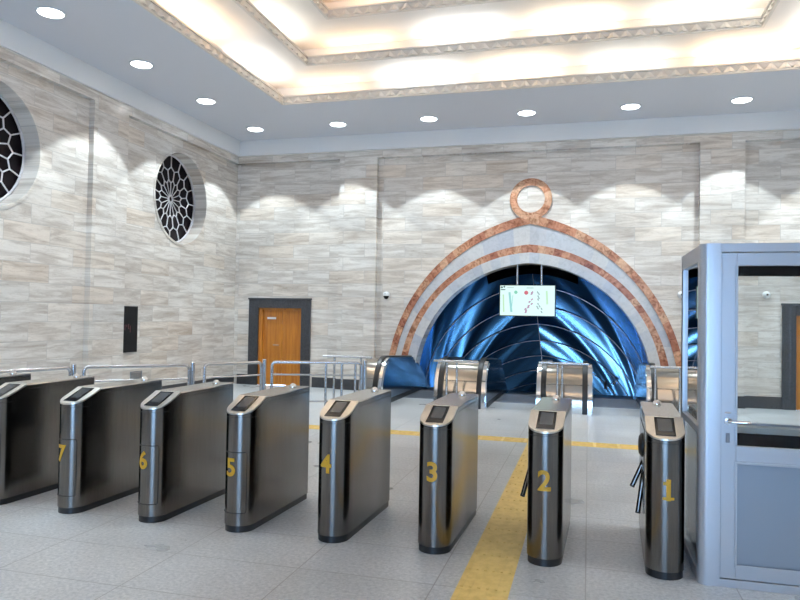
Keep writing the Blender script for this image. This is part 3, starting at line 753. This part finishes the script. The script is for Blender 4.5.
# ---- ceiling downlights
dl = None
SPOT = []
places = [(-7.0,7.6),(-7.0,9.55),(-7.0,11.5),(-7.0,13.5),(-5.1,13.5),(-3.15,13.5),(-1.2,13.5),(.72,13.5),(2.62,13.5)]
dlab = ['top left corner of the ceiling, nearest over the round window', 'second from the front over the left wall', 'third from the front over the left wall', 'in the far left corner of the ceiling',
        'over the pilaster right of the wooden door', 'left of the arch ring', 'over the ring of the arch', 'right of the arch ring', 'above the glazed booth at the right']
for (x, y), lab in zip(places, dlab):
    if dl is None:
        dl = thing('downlight', '', 'ceiling light', (x, y, ZC), 0, 'round downlights in the ceiling')
        bm = bmesh.new(); lathe(bm, [(.185,-.012),(.195,-.004),(.195,0.0)], seg=36); obj('trim_ring', bm, 'trim', dl)
        bm = bmesh.new(); lathe(bm, [(.155,-.018),(.165,-.011)], seg=36, smooth=False); obj('lens', bm, 'lamp', dl); o = dl
    else: o = dup(dl, (x, y, ZC))
    o['label'] = 'round white recessed downlight ' + lab
for x, y in places + [(-7.0,5.65),(-7.0,3.7),(-7.0,1.75),(4.55,13.5),(4.55,11.5),(4.55,9.55),(4.55,7.6),(4.55,5.65),(4.55,3.7)]:
    la = bpy.data.lights.new('downlight_lamp', 'SPOT'); la.energy = 330; la.spot_size = math.radians(87); la.spot_blend = .12; la.shadow_soft_size = .07; la.color = (.80,.93,1.)
    o = bpy.data.objects.new('downlight_lamp', la); C.objects.link(o); o.location = (x, y, ZC-.03)

# ---- small fittings on the walls
pn = thing('display_panel', 'tall black display panel hung on the left marble wall', 'display', (RL, 10.68, 1.33))
obj('casing', B(((0,-.28,-.42), (.05,.25,.41))), 'gloss', pn, .004)
bm = B(*[((.05,y,z), (.0515,y+.022,z+h)) for y, z, h in ((-.12,-.02,.10),(-.02,.0,.09),(.03,-.06,.12),(-.07,.03,.05))]); obj('red_digits', bm, 'redled', pn)
vt = thing('wall_vent', 'small grey ventilation grille low on the left wall under the black panel', 'vent', (RL, 10.98, .46))
obj('frame', B(((0,-.17,-.09),(.012,.17,-.075)), ((0,-.17,.075),(.012,.17,.09)), ((0,-.17,-.075),(.012,-.155,.075)), ((0,.155,-.075),(.012,.17,.075))), 'vent', vt)
obj('slats', B(*[((0,-.155,-.07+.02*k),(.008,.155,-.07+.02*k+.011)) for k in range(7)]), 'vent', vt)
def camera_(loc, lab):
    o = thing('security_camera', lab, 'security camera', loc)
    bm = bmesh.new(); lathe(bm, [(.05,-.0),(.05,-.02),(.03,-.03)], (0,0,0), 'Y', 16); box(bm, (-.012,-.12,-.005), (.012,-.02,.02)); obj('bracket', bm, 'white', o)
    bm = bmesh.new(); lathe(bm, [(.07,.0),(.075,.05),(.05,.085),(.01,.095)], (0,-.12,-.01), 'Z', 20); obj('housing', bm, 'white', o)
    bm = bmesh.new(); lathe(bm, [(.01,-.075),(.045,-.055),(.06,-.02),(.065,.0)], (0,-.12,-.01), 'Z', 20); obj('dome', bm, 'gloss', o)
camera_((-4.27, RB, 2.09), 'white camera with black dome on the wall left of the arch')
def det(x, z, lab):
    o = thing('wall_sensor', lab, 'sensor', (x, RB, z))
    bm = bmesh.new(); lathe(bm, [(.07,0),(.07,-.03),(.05,-.07),(.015,-.09)], (0,0,0), 'Y', 20); obj('housing', bm, 'white', o)
    bm = bmesh.new(); lathe(bm, [(.02,-.085),(.02,-.10)], (0,0,0), 'Y', 12); obj('lens', bm, 'gloss', o)
det(1.76, 2.16, 'round white wall sensor right of the arch beside the booth post')
det(3.28, 2.17, 'round white wall sensor seen through the booth glass')

tc = thing('tunnel_camera', 'small grey camera on a bracket on the blue tunnel wall above the right escalator', 'security camera', (.66, 18.43, .03))
bm = bmesh.new(); lathe(bm, [(.06,-.0),(.06,-.03),(.03,-.05)], (0,0,0), 'X', 14); tube(bm, [(-.03,0,0), (-.20,-.02,-.03)], .012, 8); obj('bracket', bm, 'rail', tc)
bm = bmesh.new(); lathe(bm, [(.02,-.13),(.04,-.12),(.042,.05),(.03,.08),(.01,.085)], (-.22,-.02,-.03), 'Z', 14); obj('housing', bm, 'vent', tc)
# ---- lights
def area(loc, size, sy, e, col, rot):
    la = bpy.data.lights.new('area', 'AREA'); la.shape = 'RECTANGLE'; la.size = size; la.size_y = sy; la.energy = e; la.color = col
    o = bpy.data.objects.new('area_light', la); C.objects.link(o); o.location = loc; o.rotation_euler = rot; return o
# unseen area lights low in the shaft, added to streak the blue vault
area((-2.7, 23., -3.4), 1.4, 1.4, 150, (.72,.9,1.), (math.radians(-65),0,math.radians(-15)))
area((.3, 23., -3.4), 1.1, 1.1, 60, (.72,.9,1.), (math.radians(-65),0,math.radians(15)))
# daylight through the open entrance side behind the camera
w = bpy.data.worlds.new('world'); scn.world = w; w.use_nodes = True
bg = w.node_tree.nodes['Background']; bg.inputs[0].default_value = (.36,.62,1,1); bg.inputs[1].default_value = 12

# ---- camera
cam = bpy.data.cameras.new('camera'); cam.sensor_width = 36; cam.lens = 690.7/800*36
co = bpy.data.objects.new('camera', cam); C.objects.link(co)
yaw, pt, ro = math.radians(15.28), math.radians(1.31), math.radians(.98)
F = Vector((-math.sin(yaw)*math.cos(pt), math.cos(yaw)*math.cos(pt), math.sin(pt))); R0_ = Vector((math.cos(yaw), math.sin(yaw), 0)); U0 = R0_.cross(F)
Rv = R0_*math.cos(ro) + U0*math.sin(ro); Uv = -R0_*math.sin(ro) + U0*math.cos(ro)
mt = Matrix((Rv, Uv, -F)).transposed().to_4x4(); mt.translation = (0,0,1.65); co.matrix_world = mt
scn.camera = co
scn.view_settings.view_transform = 'Standard'; scn.view_settings.look = 'None'; scn.view_settings.gamma = 1
scn.view_settings.exposure = .08
